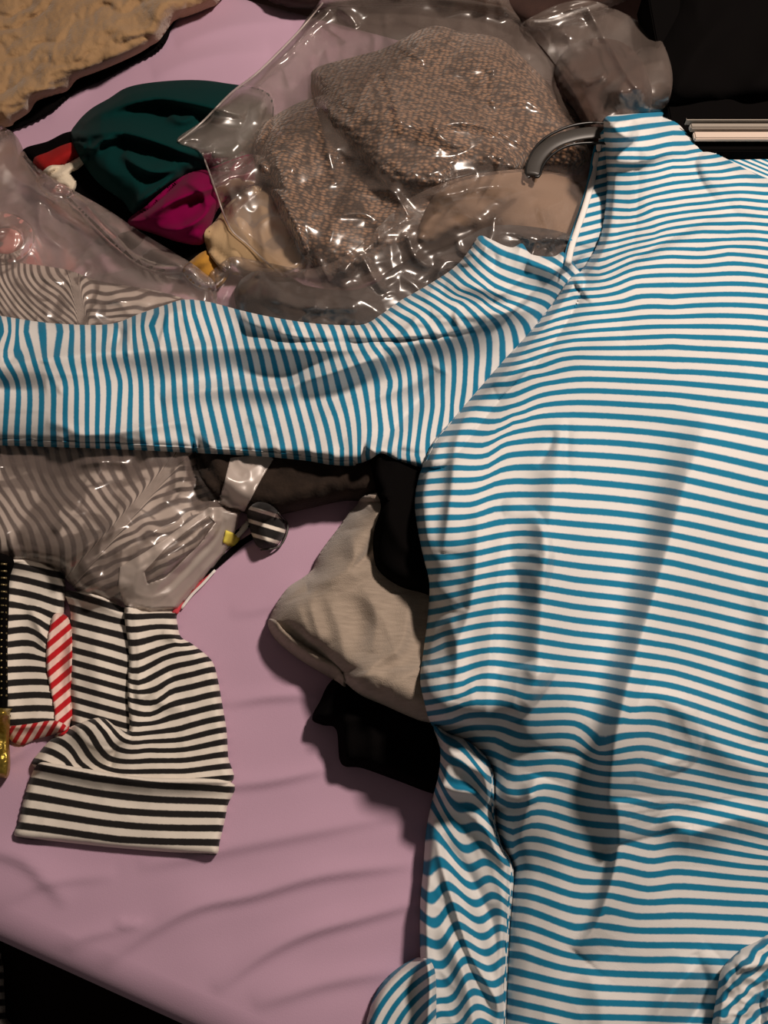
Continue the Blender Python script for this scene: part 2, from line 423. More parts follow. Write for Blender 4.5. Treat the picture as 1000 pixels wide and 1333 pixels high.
# ------------------------------------------------------------------ the setting
tag(box('floor', (-3, -2.5, -.05), (3.2, 4.2, 0), M_CARPET, bev=0), kind='structure')
tag(box('wall_back', (-3, 4.2, -.05), (3.2, 4.3, 2.5), M_WALL, bev=0), kind='structure')
tag(box('wall_right', (3.2, -2.5, -.05), (3.3, 4.3, 2.5), M_WALL, bev=0), kind='structure')
# bed: foot edge runs through two points of the photograph
A0 = P(0, 1237, 0); A1 = P(210, 1333, 0); dv = (A1-A0)[:2]; dv /= np.linalg.norm(dv)
RZ = math.atan2(dv[1], dv[0]); nv = np.array([-dv[1], dv[0]])
BL0, BL1, BW_ = -.95, 1.15, 1.20
bed = bpy.data.objects.new('bed', None); scn.collection.objects.link(bed)
c0 = A0[:2]; bed.location = (c0[0], c0[1], 0); tag(bed, 'bed with a plain lilac fitted sheet under all the clothes', 'bed')
box('bed_base', (BL0+.02, .02, .0), (BL1-.02, BW_-.02, .32), M_WOOD, bed, .01, RZ, c0)
box('mattress', (BL0+.012, .012, .32), (BL1-.012, BW_-.012, BED-.012), M_MATT, bed, .03, RZ, c0)
def axis_pts(a, b, n, r=.03, drop=.16):
    """flat span then a rounded edge then a hanging side: position, sink"""
    q = np.linspace(0, math.pi/2, 7)[1:]
    core = np.linspace(a+r, b-r, n)
    x = np.r_[np.full(3, a), (a+r-r*np.sin(q))[::-1], core, b-r+r*np.sin(q), np.full(3, b)]
    z = np.r_[np.array([-drop, -drop*.66, -drop*.33])-r, (-r+r*np.cos(q))[::-1], np.zeros(n), -r+r*np.cos(q), -r-np.array([.33, .66, 1])*drop]
    return x, z
xa, za = axis_pts(BL0, BL1, 520); ya, zb = axis_pts(0, BW_, 300)
XA, YA = np.meshgrid(xa, ya); ZZ = np.minimum(za[None, :], zb[:, None])
wx = c0[0]+XA*math.cos(RZ)-YA*math.sin(RZ); wy = c0[1]+XA*math.sin(RZ)+YA*math.cos(RZ)
pu_, pv_ = to_px(wx, wy, BED); flat_ = (ZZ > -.0005)
hh = np.where(flat_, sheet_h(pu_, pv_), 0)
g = np.arange(XA.size).reshape(XA.shape)
Fq = np.stack([g[:-1, :-1].ravel(), g[:-1, 1:].ravel(), g[1:, 1:].ravel(), g[1:, :-1].ravel()], 1)
sh = link_mesh('fitted_sheet', np.stack([wx.ravel(), wy.ravel(), (BED+ZZ+hh).ravel()], 1), Fq, M_SHEET, bed)
sh['label'] = 'plain lilac cotton fitted sheet with soft creases'

# ------------------------------------------------------------------ things at the far end of the bed
t = thing('storage_case', 'flat black case with pale trim strips behind the striped shirt shoulder', 'case', 1000, 150)
cx, cy = 0.60, 0.955
hcase = .06
def bar3(name, u0, u1, v, h0, hgt, dep, m):
    p0 = P(u0, v, h0); p1 = P(u1, v, h0)
    return box(name, (p0[0], p0[1], p0[2]-hgt), (p1[0], p0[1]+dep, p0[2]), m, t, .0015)
p = P(905, 190, 0)
bar3('case_body', 880, 1210, 196, .050, .045, .30, M_BLACK)
bar3('trim_strip', 905, 1208, 180, .062, .006, .012, M_TRIM)
bar3('trim_strip', 900, 1208, 166, .066, .008, .008, M_TRIM2)
bar3('trim_edge', 893, 1208, 155, .070, .010, .003, M_TRIM2)

tag(garment('black_coat', [(770, 120), (840, 60), (860, 10), (880, -60), (1000, -120), (1250, -120), (1280, 60), (1250, 150), (1040, 142), (900, 148), (820, 150)],
            .05, M_BLACK, edge=50, fl=[([(960, 0), (900, 80), (880, 140)], .02, 22, 30), ([(1020, 20), (1000, 90), (960, 140)], .015, 20, 30)], wr=(.006, 80, 21)),
    'black coat heaped behind the striped shirt shoulder in the dark corner', 'coat')
tag(garment('maroon_garment', [(330, -60), (345, -5), (370, 8), (400, 12), (440, 8), (520, 5), (640, 15), (690, 35), (760, 20), (830, -10), (850, -80), (600, -110)],
            .03, M_MAROON, edge=20, wr=(.004, 60, 22)), 'dark maroon garment at the far edge of the bed', 'garment')

# tan blanket, top left
t = thing('quilted_blanket', 'tan fluffy quilted blanket bunched at the far left corner of the bed', 'blanket', 60, 60)
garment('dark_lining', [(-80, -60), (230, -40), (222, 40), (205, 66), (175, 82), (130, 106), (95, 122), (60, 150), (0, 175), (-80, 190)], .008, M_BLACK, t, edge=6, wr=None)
def quilt(u, v):
    w = 40*soft(u, v, 46, 33)
    return .005*np.abs(np.sin((u*.3+v+w)/11.0))+.0022*np.abs(lattice(u, v, 12, 35))+.0008*lattice(u, v, 5, 36)
garment('quilt_layer', [(-80, -60), (300, -60), (288, -2), (268, 12), (242, 22), (226, 28), (208, 52), (196, 60), (180, 70), (150, 84), (120, 96), (100, 104), (88, 118), (70, 124), (48, 132), (38, 146), (20, 158), (6, 166), (-80, 176)],
        .028, M_TAN, t, edge=26, step=2, extra=quilt, wr=(.004, 50, 31),
        fl=[([(45, 100), (100, 80), (180, 30)], .010, 20, 26), ([(215, -20), (205, 20), (195, 50)], .010, 14, 20), ([(10, 110), (40, 118), (70, 112)], .012, 14, 18), ([(-20, 140), (10, 138), (38, 134)], .008, 7, 9)])

# ------------------------------------------------------------------ coloured clothes, upper left
tag(garment('black_garment', [(28, 198), (62, 184), (100, 170), (180, 180), (262, 215), (296, 270), (280, 330), (268, 352), (200, 352), (150, 320), (100, 270), (60, 235)],
            .022, M_BLACK, edge=16, wr=(.004, 50, 41)), 'black garment flattened under the dark green top', 'garment')
tag(garment('red_garment', [(44, 206), (62, 198), (84, 188), (106, 184), (112, 198), (96, 208), (72, 220), (56, 232), (46, 222)], .008, M_REDC, edge=7,
            fl=[([(50, 218), (80, 204), (108, 192)], .005, 6, 6)], wr=(.001, 20, 42)), 'small fold of bright red fabric left of the dark green top', 'garment')
tag(garment('white_garment', [(50, 232), (64, 216), (84, 214), (108, 202), (116, 206), (102, 220), (92, 226), (100, 238), (92, 254), (70, 258), (54, 248)], .014, M_CREAM, edge=5, step=2,
            fl=[([(58, 236), (76, 228), (92, 222)], .004, 4, 4), ([(66, 246), (80, 238), (92, 240)], .004, 4, 4)], wr=(.001, 14, 43)), 'crumpled cream white garment below the red fold', 'garment')
t = thing('green_shirt', 'dark green jersey top bunched beside the plastic bag', 'top', 200, 180)
garment('body_panel', [(92, 178), (100, 160), (118, 142), (142, 128), (165, 114), (200, 107), (250, 104), (292, 108), (350, 122), (352, 170), (320, 215), (288, 222), (252, 222), (228, 240), (204, 262), (188, 274), (172, 278), (160, 262), (130, 240), (108, 212)],
        .038, M_GREEN, t, edge=34, step=2, wr=(.003, 55, 44), wr_deg=20,
        fl=[(f[0], f[1]*1.6, f[2]*.75, f[3]*.75) for f in [([(104, 160), (150, 140), (200, 128), (250, 134), (320, 152)], .020, 12, 26), ([(100, 178), (150, 172), (190, 180), (240, 198), (270, 212)], .022, 11, 24),
            ([(108, 186), (120, 194), (136, 182), (160, 180)], .010, 8, 8), ([(160, 200), (176, 214), (200, 224), (232, 220)], .012, 7, 14),
            ([(220, 150), (236, 158), (256, 150)], .008, 10, 10), ([(175, 270), (200, 250), (240, 228)], .012, 12, 9)]])
t = thing('magenta_shirt', 'magenta jersey garment crumpled below the dark green top', 'top', 240, 280)
garment('body_panel', [(166, 290), (192, 266), (215, 246), (244, 226), (275, 218), (330, 200), (352, 220), (340, 246), (305, 252), (284, 272), (274, 296), (264, 318), (236, 316), (205, 306)],
        .030, M_MAG, t, edge=16, step=2, wr=(.003, 34, 46),
        fl=[(f[0], f[1]*1.6, f[2]*.75, f[3]*.75) for f in [([(190, 284), (225, 262), (262, 248), (300, 240)], .010, 8, 12), ([(200, 300), (235, 298), (262, 284), (280, 262)], .008, 7, 9), ([(240, 235), (262, 250), (270, 270)], .007, 6, 8)]])
tag(garment('mustard_garment', [(238, 352), (250, 338), (268, 326), (286, 330), (300, 352), (282, 376), (256, 372)], .016, M_MUST, edge=10, wr=(.002, 20, 47)),
    'small mustard yellow fold below the magenta garment', 'garment')
tag(garment('beige_garment', [(266, 304), (280, 288), (300, 262), (330, 242), (370, 250), (400, 300), (396, 350), (350, 362), (300, 356), (274, 334)], .02, M_BEIGE, edge=12,
            fl=[([(285, 292), (300, 310), (310, 350)], .006, 8, 14)], wr=(.002, 50, 48)), 'plain beige folded garment right of the magenta top', 'garment')
tag(garment('pink_garment', [(-60, 268), (0, 276), (26, 284), (42, 300), (40, 324), (20, 340), (-20, 346), (-60, 340)], .035, M_PINK, edge=22,
            fl=[([(-20, 300), (10, 296), (34, 302)], .008, 10, 12)], wr=(.002, 30, 49)), 'salmon pink garment under clear film at the left edge', 'garment')

# ------------------------------------------------------------------ bag with brown knit sweater
BOT1 = H.copy()+EPS
t = thing('knit_sweater', 'chunky brown marled knit sweater packed inside the big clear bag', 'sweater', 520, 180)
def rows(u, v):
    a = u*.97+v*.12; b = v*1.0-u*.10
    return .0016*np.abs(np.sin(b/3.3))*(.5+.5*np.sin(a/3.0+np.floor(b/(3.3*math.pi))*1.6))
garment('lower_fold', [(330, 200), (342, 165), (372, 142), (420, 124), (520, 110), (640, 150), (690, 230), (640, 290), (560, 320), (500, 352), (450, 362), (405, 346), (378, 306), (350, 246)],
        .036, M_KNIT, t, edge=44, step=2, extra=rows, wr=(.004, 80, 51), fl=[([(400, 330), (372, 262), (380, 200), (420, 160)], .012, 20, 30)])
garment('upper_fold', [(408, 128), (405, 104), (412, 88), (460, 74), (502, 62), (560, 34), (602, 42), (650, 50), (690, 84), (735, 130), (772, 170), (760, 215), (690, 225), (620, 222), (560, 252), (505, 246), (470, 205), (430, 165)],
        .028, M_KNIT, t, edge=34, step=2, extra=rows, wr=(.004, 90, 52),
        fl=[([(430, 110), (500, 150), (560, 200), (600, 220)], .010, 24, 30), ([(600, 60), (660, 110), (720, 170)], .012, 24, 30)])
def bag(name, label, outline, T, seed, m=M_FILM, fl=(), bottom=None, edge=16, amp=1.0, parent=None, step=4, extra=None, cuts=None):
    t = thing(name, label, 'bag', outline[0][0], outline[0][1])
    t['group'] = 'clear plastic garment bags'
    rs = np.random.RandomState(seed); o_ = np.array(outline); fl = list(fl)
    for i in range(int(np.ptp(o_[:, 0])*np.ptp(o_[:, 1])/3600)):
        x = rs.uniform(o_[:, 0].min(), o_[:, 0].max()); y = rs.uniform(o_[:, 1].min(), o_[:, 1].max()); a = rs.uniform(0, math.pi); L = rs.uniform(12, 48)
        w = rs.uniform(3, 6); b = rs.uniform(-9, 9)
        fl.append(([(x-L*math.cos(a), y-L*math.sin(a)), (x+b, y-b), (x+L*math.cos(a), y+L*math.sin(a))], rs.uniform(.003, .007)*amp, w, w*rs.uniform(1.2, 2.4)))
    garment('film', outline, T, m, t, edge=edge, drape=16, fl=fl, wr=(.001*amp, 90, seed), step=step, bottom=bottom, extra=extra,
            crumple=[(.012*amp, 64, seed), (.004*amp, 26, seed+3)])
    return t
b1 = [(230, 183), (262, 158), (300, 120), (338, 90), (362, 66), (386, 42), (404, 18), (430, -10), (500, -34), (640, -24), (668, 12), (702, 60), (742, 108), (778, 150), (792, 190), (770, 250), (760, 320), (700, 330), (640, 300), (560, 330),
      (505, 372), (452, 384), (400, 380), (352, 346), (322, 318), (298, 296), (278, 245), (262, 200)]
bg1 = bag('plastic_bag', 'large clear crinkled plastic bag around the brown knit sweater', b1, .010, 60, M_FILM, bottom=BOT1, step=2,
          fl=[([(336, 96), (368, 72), (400, 40), (430, 14)], .012, 5, 7), ([(490, 78), (506, 110), (518, 150), (526, 172)], .012, 5, 8), ([(505, 55), (530, 66), (556, 82)], .010, 5, 8),
              ([(296, 240), (308, 280), (322, 312), (338, 332)], .010, 6, 8), ([(410, 140), (420, 170), (428, 200), (440, 240)], .008, 6, 10), ([(540, 180), (590, 160), (640, 168), (700, 198)], .012, 6, 9),
              ([(625, 30), (660, 60), (690, 84), (730, 130)], .010, 6, 10), ([(505, 245), (520, 262), (534, 285)], .010, 5, 7), ([(410, 330), (420, 350), (430, 370)], .010, 5, 8),
              ([(560, 150), (572, 176), (590, 186)], .009, 5, 7), ([(600, 120), (650, 132), (700, 130)], .008, 6, 9), ([(440, 10), (455, 22), (466, 36)], .009, 6, 8)])
tube('film_edge', [(232, 184), (262, 160), (300, 122), (338, 92), (386, 44), (420, 4)], .0011, M_FROST, bg1, .001)
tube('film_edge', [(264, 200), (280, 246), (299, 296), (324, 320), (354, 348)], .0011, M_FROST, bg1, .001)
# bag with charcoal garment
BOT2 = H.copy()+EPS
tag(garment('film_reflection', [(560, 262), (600, 236), (680, 224), (742, 232), (770, 260), (768, 310), (700, 316), (600, 322), (545, 320)], .010, M_FILMREFL, edge=14, wr=(.003, 40, 73)),  # added layer, its tan colour stands in for the bag film's reflection
    'light tan patch painted as film reflection in the clear bag below the hanger hook', 'garment')
t = thing('charcoal_garment', 'charcoal grey garment inside the clear bag above the striped sleeve', 'garment', 560, 350)
garment('body_panel', [(306, 392), (312, 366), (336, 352), (356, 360), (380, 362), (400, 372), (450, 378), (486, 370), (512, 352), (545, 336), (600, 312), (640, 294), (700, 296), (748, 310), (752, 345), (700, 400), (600, 440), (440, 450), (330, 440)],
        .03, M_DENIM, t, edge=16, wr=(.005, 50, 71), fl=[([(340, 385), (400, 400), (470, 402)], .010, 8, 12), ([(520, 372), (600, 345), (690, 318)], .010, 14, 20)])
b2 = [(272, 362), (284, 346), (304, 334), (340, 340), (396, 350), (440, 338), (476, 312), (528, 262), (596, 232), (680, 220), (742, 228), (786, 240), (790, 330), (742, 352), (640, 430), (520, 450), (400, 450), (320, 430), (286, 404)]
bag('plastic_bag', 'clear plastic bag around the charcoal garment, just above the striped sleeve', b2, .008, 80, M_FILM, bottom=BOT2, step=2,
    fl=[([(440, 372), (458, 340), (486, 312), (530, 285)], .014, 8, 12), ([(472, 334), (484, 358), (500, 382)], .012, 4, 6), ([(340, 352), (400, 360), (456, 352)], .008, 6, 9), ([(700, 262), (712, 300), (706, 320)], .010, 5, 8),
        ([(530, 300), (538, 330), (560, 350)], .008, 7, 9), ([(735, 300), (725, 312), (716, 324)], .012, 4, 5), ([(560, 260), (620, 246), (690, 240)], .010, 8, 12)])
# bag, top right
BOT3 = H.copy()+EPS
t = thing('brown_garment', 'dark brown garment in the clear bag near the dark corner', 'garment', 780, 90)
garment('body_panel', [(722, 96), (740, 62), (770, 50), (812, 56), (842, 90), (848, 140), (820, 190), (780, 190), (752, 150)], .03, M_MAROON, t, edge=20, wr=(.006, 40, 90),
        fl=[([(745, 100), (765, 104), (790, 96)], .012, 8, 10), ([(770, 120), (790, 96), (812, 90)], .010, 8, 10)])
b3 = [(676, 36), (700, 18), (732, 4), (766, 0), (802, 12), (846, 36), (866, 62), (876, 104), (864, 150), (830, 190), (790, 200), (768, 160), (742, 112), (704, 60)]
bag('plastic_bag', 'clear plastic bag with one long white glint beside the dark corner', b3, .010, 96, M_FILM, bottom=BOT3, step=2,
    fl=[([(762, 4), (772, 24), (784, 44), (798, 66), (812, 92), (832, 120)], .016, 5, 8), ([(770, 58), (776, 48), (788, 48)], .010, 5, 6), ([(812, 52), (824, 60), (822, 70)], .010, 5, 6), ([(720, 50), (740, 44), (752, 52)], .010, 7, 8)])

# ------------------------------------------------------------------ left bag with grey striped garment
BOT4 = H.copy()+EPS
def grey_phase(u, v):
    up = (u-.55*(v-400)+12*np.sin(v/26.0)+10*soft(u, v, 60, 101))/9.5
    curl = (v*1.0+.25*u+16*soft(u, v, 40, 103))/11.0
    lo = (u-.42*(v-600)+7*soft(u, v, 50, 105)-20*np.exp(-((v-700)/40.0)**2))/16.0
    lo2 = (v+.42*u+10*soft(u, v, 40, 106))/14.5
    w1 = 1/(1+np.exp(-(u-100-(v-380)*.2)/1.5)); w2 = 1/(1+np.exp(-((u-150)*.75+(v-690)*.66)/1.5))
    a = up*(1-w1)+curl*w1; b = lo*(1-w2)+lo2*w2
    w = 1/(1+np.exp(-(v-500)/1.5))
    return a*(1-w)+b*w
t = thing('striped_sweater', 'grey and white striped sweater lying inside the hazy left bag', 'sweater', 100, 600)
garment('upper_fold', [(-120, 330), (-20, 338), (40, 344), (90, 352), (130, 366), (200, 378), (250, 396), (262, 440), (180, 470), (-120, 470)], .018, M_GW, t, edge=16, step=2, phase=grey_phase,
        wr=(.004, 34, 107), wr_deg=60, wr_st=2, fl=[([(110, 402), (150, 392), (200, 396)], .006, 6, 7), ([(60, 352), (90, 366), (110, 384)], .006, 7, 8), ([(90, 395), (130, 380), (180, 380)], .006, 6, 7)])
garment('lower_fold', [(-120, 470), (60, 460), (240, 560), (262, 600), (286, 640), (290, 680), (262, 716), (232, 742), (196, 764), (150, 778), (110, 776), (84, 752), (60, 734), (20, 726), (-120, 716)], .026, M_GW, t, edge=20, step=2, phase=grey_phase,
        wr=(.004, 44, 109), wr_deg=60, wr_st=2, fl=[([(80, 742), (110, 712), (150, 690), (190, 676)], .010, 8, 14), ([(120, 770), (140, 730), (190, 700), (250, 670)], .010, 8, 12), ([(150, 640), (180, 662), (200, 690)], .006, 10, 12), ([(170, 748), (210, 728), (250, 700)], .006, 7, 8)])
b4 = [(-140, 110), (-40, 150), (6, 166), (22, 178), (36, 204), (60, 226), (100, 250), (142, 274), (190, 306), (236, 334), (262, 352), (282, 376), (276, 440), (256, 520), (258, 590), (280, 620), (300, 652), (296, 690), (262, 730), (226, 768), (180, 796),
      (150, 792), (118, 786), (96, 764), (78, 742), (40, 736), (-140, 730)]
bag('plastic_bag', 'hazy clear plastic bag over the grey striped sweater at the left edge', b4, .008, 120, M_FILM2, bottom=BOT4, step=2, amp=.7,
    fl=[([(0, 222), (50, 250), (100, 284), (150, 316)], .012, 6, 8), ([(42, 236), (50, 262), (56, 300), (90, 330)], .012, 7, 9), ([(30, 346), (52, 360), (84, 370)], .008, 5, 6), ([(104, 358), (122, 348)], .008, 5, 5),
        ([(238, 590), (242, 615), (232, 640)], .012, 6, 8), ([(252, 592), (262, 620), (284, 652), (296, 664)], .010, 4, 6), ([(80, 742), (120, 706), (170, 680)], .010, 7, 10), ([(186, 700), (204, 690), (236, 676)], .008, 5, 7), ([(100, 606), (140, 600), (170, 606)], .006, 5, 6)])

# ------------------------------------------------------------------ dark garments and grey sweatshirt under the shirt
tag(garment('lace_garment', [(256, 560), (300, 560), (500, 560), (520, 600), (508, 650), (450, 652), (402, 662), (352, 672), (318, 668), (276, 640), (258, 610)], .045, M_BLACK2, edge=26, wr=(.004, 40, 131)),
    'black and brown lace garment peeking out below the striped sleeve', 'garment')
tag(garment('black_trousers', [(406, 936), (416, 914), (440, 880), (520, 860), (700, 860), (900, 900), (900, 1010), (700, 1050), (620, 1045), (566, 1034), (522, 1018), (472, 1000), (444, 994), (438, 950), (420, 944)],
            .035, M_BLACK, edge=16, fl=[([(446, 900), (452, 950), (450, 985)], .006, 8, 8), ([(480, 930), (486, 960), (484, 996)], .006, 8, 8), ([(430, 945), (500, 930), (560, 960)], .006, 8, 10)], wr=(.002, 40, 132)),
    'folded black garment sticking out below the grey sweatshirt', 'garment')
t = thing('grey_sweatshirt', 'heather grey fleece sweatshirt bunched beside the striped shirt', 'sweatshirt', 450, 800)
garment('body_panel', [(351, 812), (353, 800), (362, 782), (376, 764), (394, 752), (406, 742), (414, 724), (426, 706), (440, 688), (462, 660), (500, 640), (700, 640), (760, 760), (700, 930), (600, 945), (556, 940), (536, 934), (500, 918), (470, 905), (448, 888), (428, 876), (392, 856), (364, 834)],
        .045, M_HEATH, t, edge=38, step=2, wr=(.003, 60, 133), wr_deg=70, wr_st=1.6,
        fl=[([(366, 806), (400, 838), (430, 862), (446, 884)], -.010, 7, 7), ([(420, 770), (440, 810), (448, 850), (452, 880)], .012, 16, 20), ([(384, 780), (400, 820), (410, 840)], .008, 12, 12),
            ([(456, 690), (462, 730), (440, 752), (400, 762)], .016, 14, 20), ([(400, 770), (408, 800), (420, 840)], .010, 9, 12), ([(470, 760), (490, 800), (484, 850)], .012, 14, 18), ([(456, 900), (490, 862), (520, 842), (530, 800), (530, 772)], .020, 12, 34), ([(490, 690), (480, 720), (456, 744)], -.010, 6, 6), ([(500, 900), (530, 880), (550, 860)], .008, 14, 14)])
garment('waistband', [(350, 806), (360, 808), (372, 822), (400, 842), (432, 862), (446, 876), (450, 894), (440, 888), (426, 880), (392, 860), (362, 836), (350, 818)], .008, M_HEATH, t, edge=6, step=2, drape=4, wr=(.001, 14, 134))
tag(garment('black_shirt', [(478, 575), (540, 590), (640, 600), (720, 700), (700, 800), (620, 800), (580, 792), (556, 774), (522, 764), (494, 744), (486, 720), (487, 690), (496, 660), (490, 640), (484, 610)],
            .018, M_BLACK, edge=20, fl=[([(500, 620), (510, 680), (540, 730)], .008, 12, 16)], wr=(.004, 50, 135)), 'black garment tucked between the grey sweatshirt and the striped shirt', 'garment')

# ------------------------------------------------------------------ black and white striped top
LM = [(18,736,0),(74,748,0),(12,751,1),(76,766,1),(8,769,2),(40,774,2),(74,785,2),(6,786,3),(36,792,3),(70,802,3),(6,805,4),(38,802,4),(66,820,4),(4,823,5),(38,820,5),(62,838,5),(6,840,6),(46,838,6),(66,850,6),(6,856,7),(58,858,7),
      (6,872,8),(58,872,8),(6,890,9),(60,888,9),(6,907,10),(60,905,10),(6,924,11),(60,922,11),(6,941,12),(60,939,12),(-60,740,0),(-60,941,12)]
MM = [(102,776,0),(130,784,0),(160,794,0),(96,792,1),(120,800,1),(166,810,1),(94,812,2),(168,830,2),(94,828,3),(168,849,3),(94,846,4),(168,866,4),(94,862,5),(168,882,5),(94,878,6),(168,898,6),(94,894,7),(168,914,7),(94,910,8),(168,930,8),(94,926,9),(168,946,9),(94,942,10),(168,962,10)]
SM = [(174,803,0),(228,802,0),(174,820,1),(192,817,1),(230,817,1),(174,837,2),(206,829,2),(236,831,2),(174,857,3),(210,845,3),(230,838,3),(244,839,3),(174,874,4),(196,866,4),(214,856,4),(240,850,4),(258,847,4),
      (178,890,5),(200,880,5),(220,870,5),(250,863,5),(274,857,5),(190,900,6),(210,894,6),(226,884,6),(250,878,6),(279,871,6),(180,913,7),(206,914,7),(222,900,7),(250,894,7),(282,887,7),(170,926,8),(194,931,8),(214,920,8),(250,911,8),(285,903,8),
      (170,942,9),(190,942,9),(220,935,9),(288,919,9),(170,956,10),(230,950,10),(290,935,10),(186,966,11),(240,962,11),(292,950,11),(150,973,12),(192,976,12),(294,965,12),(124,939,12),(138,955,12),(142,988,13),(217,990,13),(296,982,13),(107,945,13),(124,967,13),
      (155,1004,14),(240,1004,14),(297,997,14),(90,951,14),(127,995,14),(109,972,14),(73,963,15),(102,992,15),(59,976,16),(87,990,16),(160,786,-1),(228,786,-1)]
CM = [(46,998,0),(124,1013,0),(210,1023,0),(294,1028,0),(40,1016,1),(155,1036,1),(293,1044,1),(34,1036,2),(155,1056,2),(291,1061,2),(28,1055,3),(155,1073,3),(288,1078,3),(26,1075,4),(155,1093,4),(285,1097,4)]
t = thing('striped_pullover', 'black and cream striped long sleeved top with a wide folded cuff', 'top', 150, 900)
garment('left_panel', [(-60, 722), (14, 728), (40, 730), (80, 746), (84, 790), (74, 830), (72, 880), (78, 930), (70, 948), (30, 952), (8, 950), (-60, 950)], .012, M_BW, t, edge=8, step=2, drape=10, phase=rbf(LM),
        wr=(.001, 40, 140), fl=[([(20, 736), (10, 800), (8, 880), (16, 945)], .008, 8, 10), ([(38, 790), (52, 820), (60, 845)], .005, 5, 8)])
garment('middle_panel', [(84, 772), (100, 770), (130, 776), (158, 790), (174, 800), (178, 880), (178, 960), (140, 985), (98, 962), (92, 920), (88, 860), (92, 800)], .014, M_BW, t, edge=9, step=2, drape=10, phase=rbf(MM),
        wr=(.001, 40, 141), fl=[([(128, 790), (126, 860), (134, 940)], .006, 20, 24)])
psl = garment('sleeve', [(162, 792), (182, 790), (226, 796), (230, 806), (235, 828), (250, 838), (268, 852), (278, 864), (284, 886), (290, 920), (295, 950), (297, 985), (298, 1020), (200, 1026), (100, 1014), (44, 998), (52, 978), (74, 956), (92, 946), (130, 934), (152, 946), (168, 950), (166, 900), (168, 850)],
        .016, M_BW, t, edge=10, step=2, drape=12, phase=rbf(SM), wr=(.001, 40, 142),
        fl=[([(168, 800), (169, 860), (172, 930), (166, 960)], -.010, 4, 5), ([(210, 826), (232, 832), (250, 838)], .005, 5, 7), ([(178, 912), (200, 898), (222, 880)], .007, 8, 9), ([(168, 965), (150, 976), (142, 1002)], -.006, 4, 5), ([(200, 905), (212, 916), (240, 920)], .004, 7, 8)])
cuf = garment('cuff', [(50, 994), (70, 994), (120, 1002), (190, 1012), (299, 1017), (296, 1050), (290, 1080), (286, 1096), (282, 1112), (260, 1112), (155, 1104), (80, 1096), (22, 1090), (24, 1070), (30, 1044), (38, 1016)], .010, M_BW, t, edge=6, step=2, drape=8, phase=rbf(CM), wr=(.0012, 60, 143)); cuf['label'] = 'wide folded cuff with level black stripes'; cuf.parent = psl
def ribbon_phase(u, v): return (v+.85*u)/19.0
t = thing('red_ribbon', 'red and white diagonally striped ribbon hanging across the striped top', 'ribbon', 76, 870)
garment('ribbon_band', [(70, 800), (84, 800), (92, 812), (94, 850), (92, 900), (94, 930), (88, 952), (74, 956), (70, 920), (62, 880), (60, 850), (64, 820)], .006, M_RED, t, edge=5, step=2, drape=6, phase=ribbon_phase, wr=(.001, 20, 144))
garment('ribbon_end', [(8, 948), (40, 942), (72, 938), (88, 948), (70, 956), (48, 962), (28, 970), (12, 962)], .006, M_RED, t, edge=5, step=2, drape=6, phase=lambda u, v: (v*.6+u)/13.0, wr=(.001, 16, 145))
t = thing('sequin_jacket', 'black garment with brass zip and gold sequin panel at the left edge', 'jacket', -20, 900)
jb = garment('body_panel', [(-120, 720), (8, 722), (12, 760), (10, 840), (10, 920), (4, 935), (-120, 940)], .026, M_BLACK, t, edge=6, step=2, drape=6, wr=(.001, 20, 146))
garment('sequin_panel', [(-120, 925), (4, 922), (13, 928), (12, 960), (12, 1008), (-10, 1012), (-120, 1012)], .022, M_GOLD, t, edge=5, step=2, drape=6, wr=(.002, 8, 147))
for i in range(20):
    v0 = 734+i*9.0
    tube('zip_tooth', [(1, v0), (9, v0+.5)], .0010, M_ZIP, t, .0, n=2, sides=5).parent = jb

# black, cream and red cords, knot, tag, frosted strap
t = thing('knotted_ribbon', 'black cream and red tie cord ending in a small round knot', 'cord', 340, 690)
tube('black_edge', [(248, 742), (276, 716), (300, 700), (322, 684), (344, 672)], .0030, M_BLACK, t, 0, .6)
tube('cream_band', [(262, 742), (284, 720), (306, 700), (324, 680)], .0034, M_BIND, t, .0005, .5)
tube('black_edge', [(262, 752), (290, 728), (316, 706), (340, 692)], .0034, M_BLACK, t, .0005, .6)
tube('red_edge', [(228, 798), (240, 776), (258, 760), (272, 746)], .0034, mat('red_cord', (.55, .05, .07), .8)[0], t, 0, .5)
tube('red_edge', [(236, 792), (250, 774), (264, 760), (280, 742)], .0016, M_BIND, t, .002, .5)
KM = [(340, 664, 0), (352, 668, 0), (338, 680, 1), (352, 684, 1), (366, 684, 1), (336, 694, 2), (350, 700, 2), (366, 700, 2)]
garment('knot', [(322, 666), (334, 654), (350, 656), (364, 668), (372, 686), (366, 704), (350, 716), (334, 710), (326, 690)], .024, M_KNOT, t, edge=15, step=2, drape=6, phase=lambda u, v: (v-.3*(u-350)-660)/17.0, wr=(.001, 14, 150),
        fl=[([(340, 660), (344, 690), (350, 712)], .006, 6, 6)])
tube('loop_edge', [(340, 716), (362, 712), (372, 698), (374, 682), (362, 668)], .0012, M_HGREY, t, .004)
t = thing('plastic_strap', 'frosted plastic hanging strap with a long slot lying across the bag', 'strap', 240, 730)
garment('strap_tab', [(300, 596), (350, 590), (356, 598), (340, 624), (318, 666), (298, 664), (284, 654), (292, 628)], .0015, M_FROST, t, edge=2, step=2, drape=30, wr=None, sm=False)
garment('slotted_band', [(272, 660), (290, 660), (314, 666), (306, 694), (292, 722), (262, 756), (230, 794), (196, 796), (162, 788), (154, 762), (156, 738), (190, 718), (230, 690)], .0015, M_FROST, t, edge=2, step=2, drape=30, wr=None, sm=False,
        holes=[[(272, 672), (280, 680), (262, 706), (240, 728), (214, 752), (192, 760), (188, 744), (212, 718), (240, 694)]])
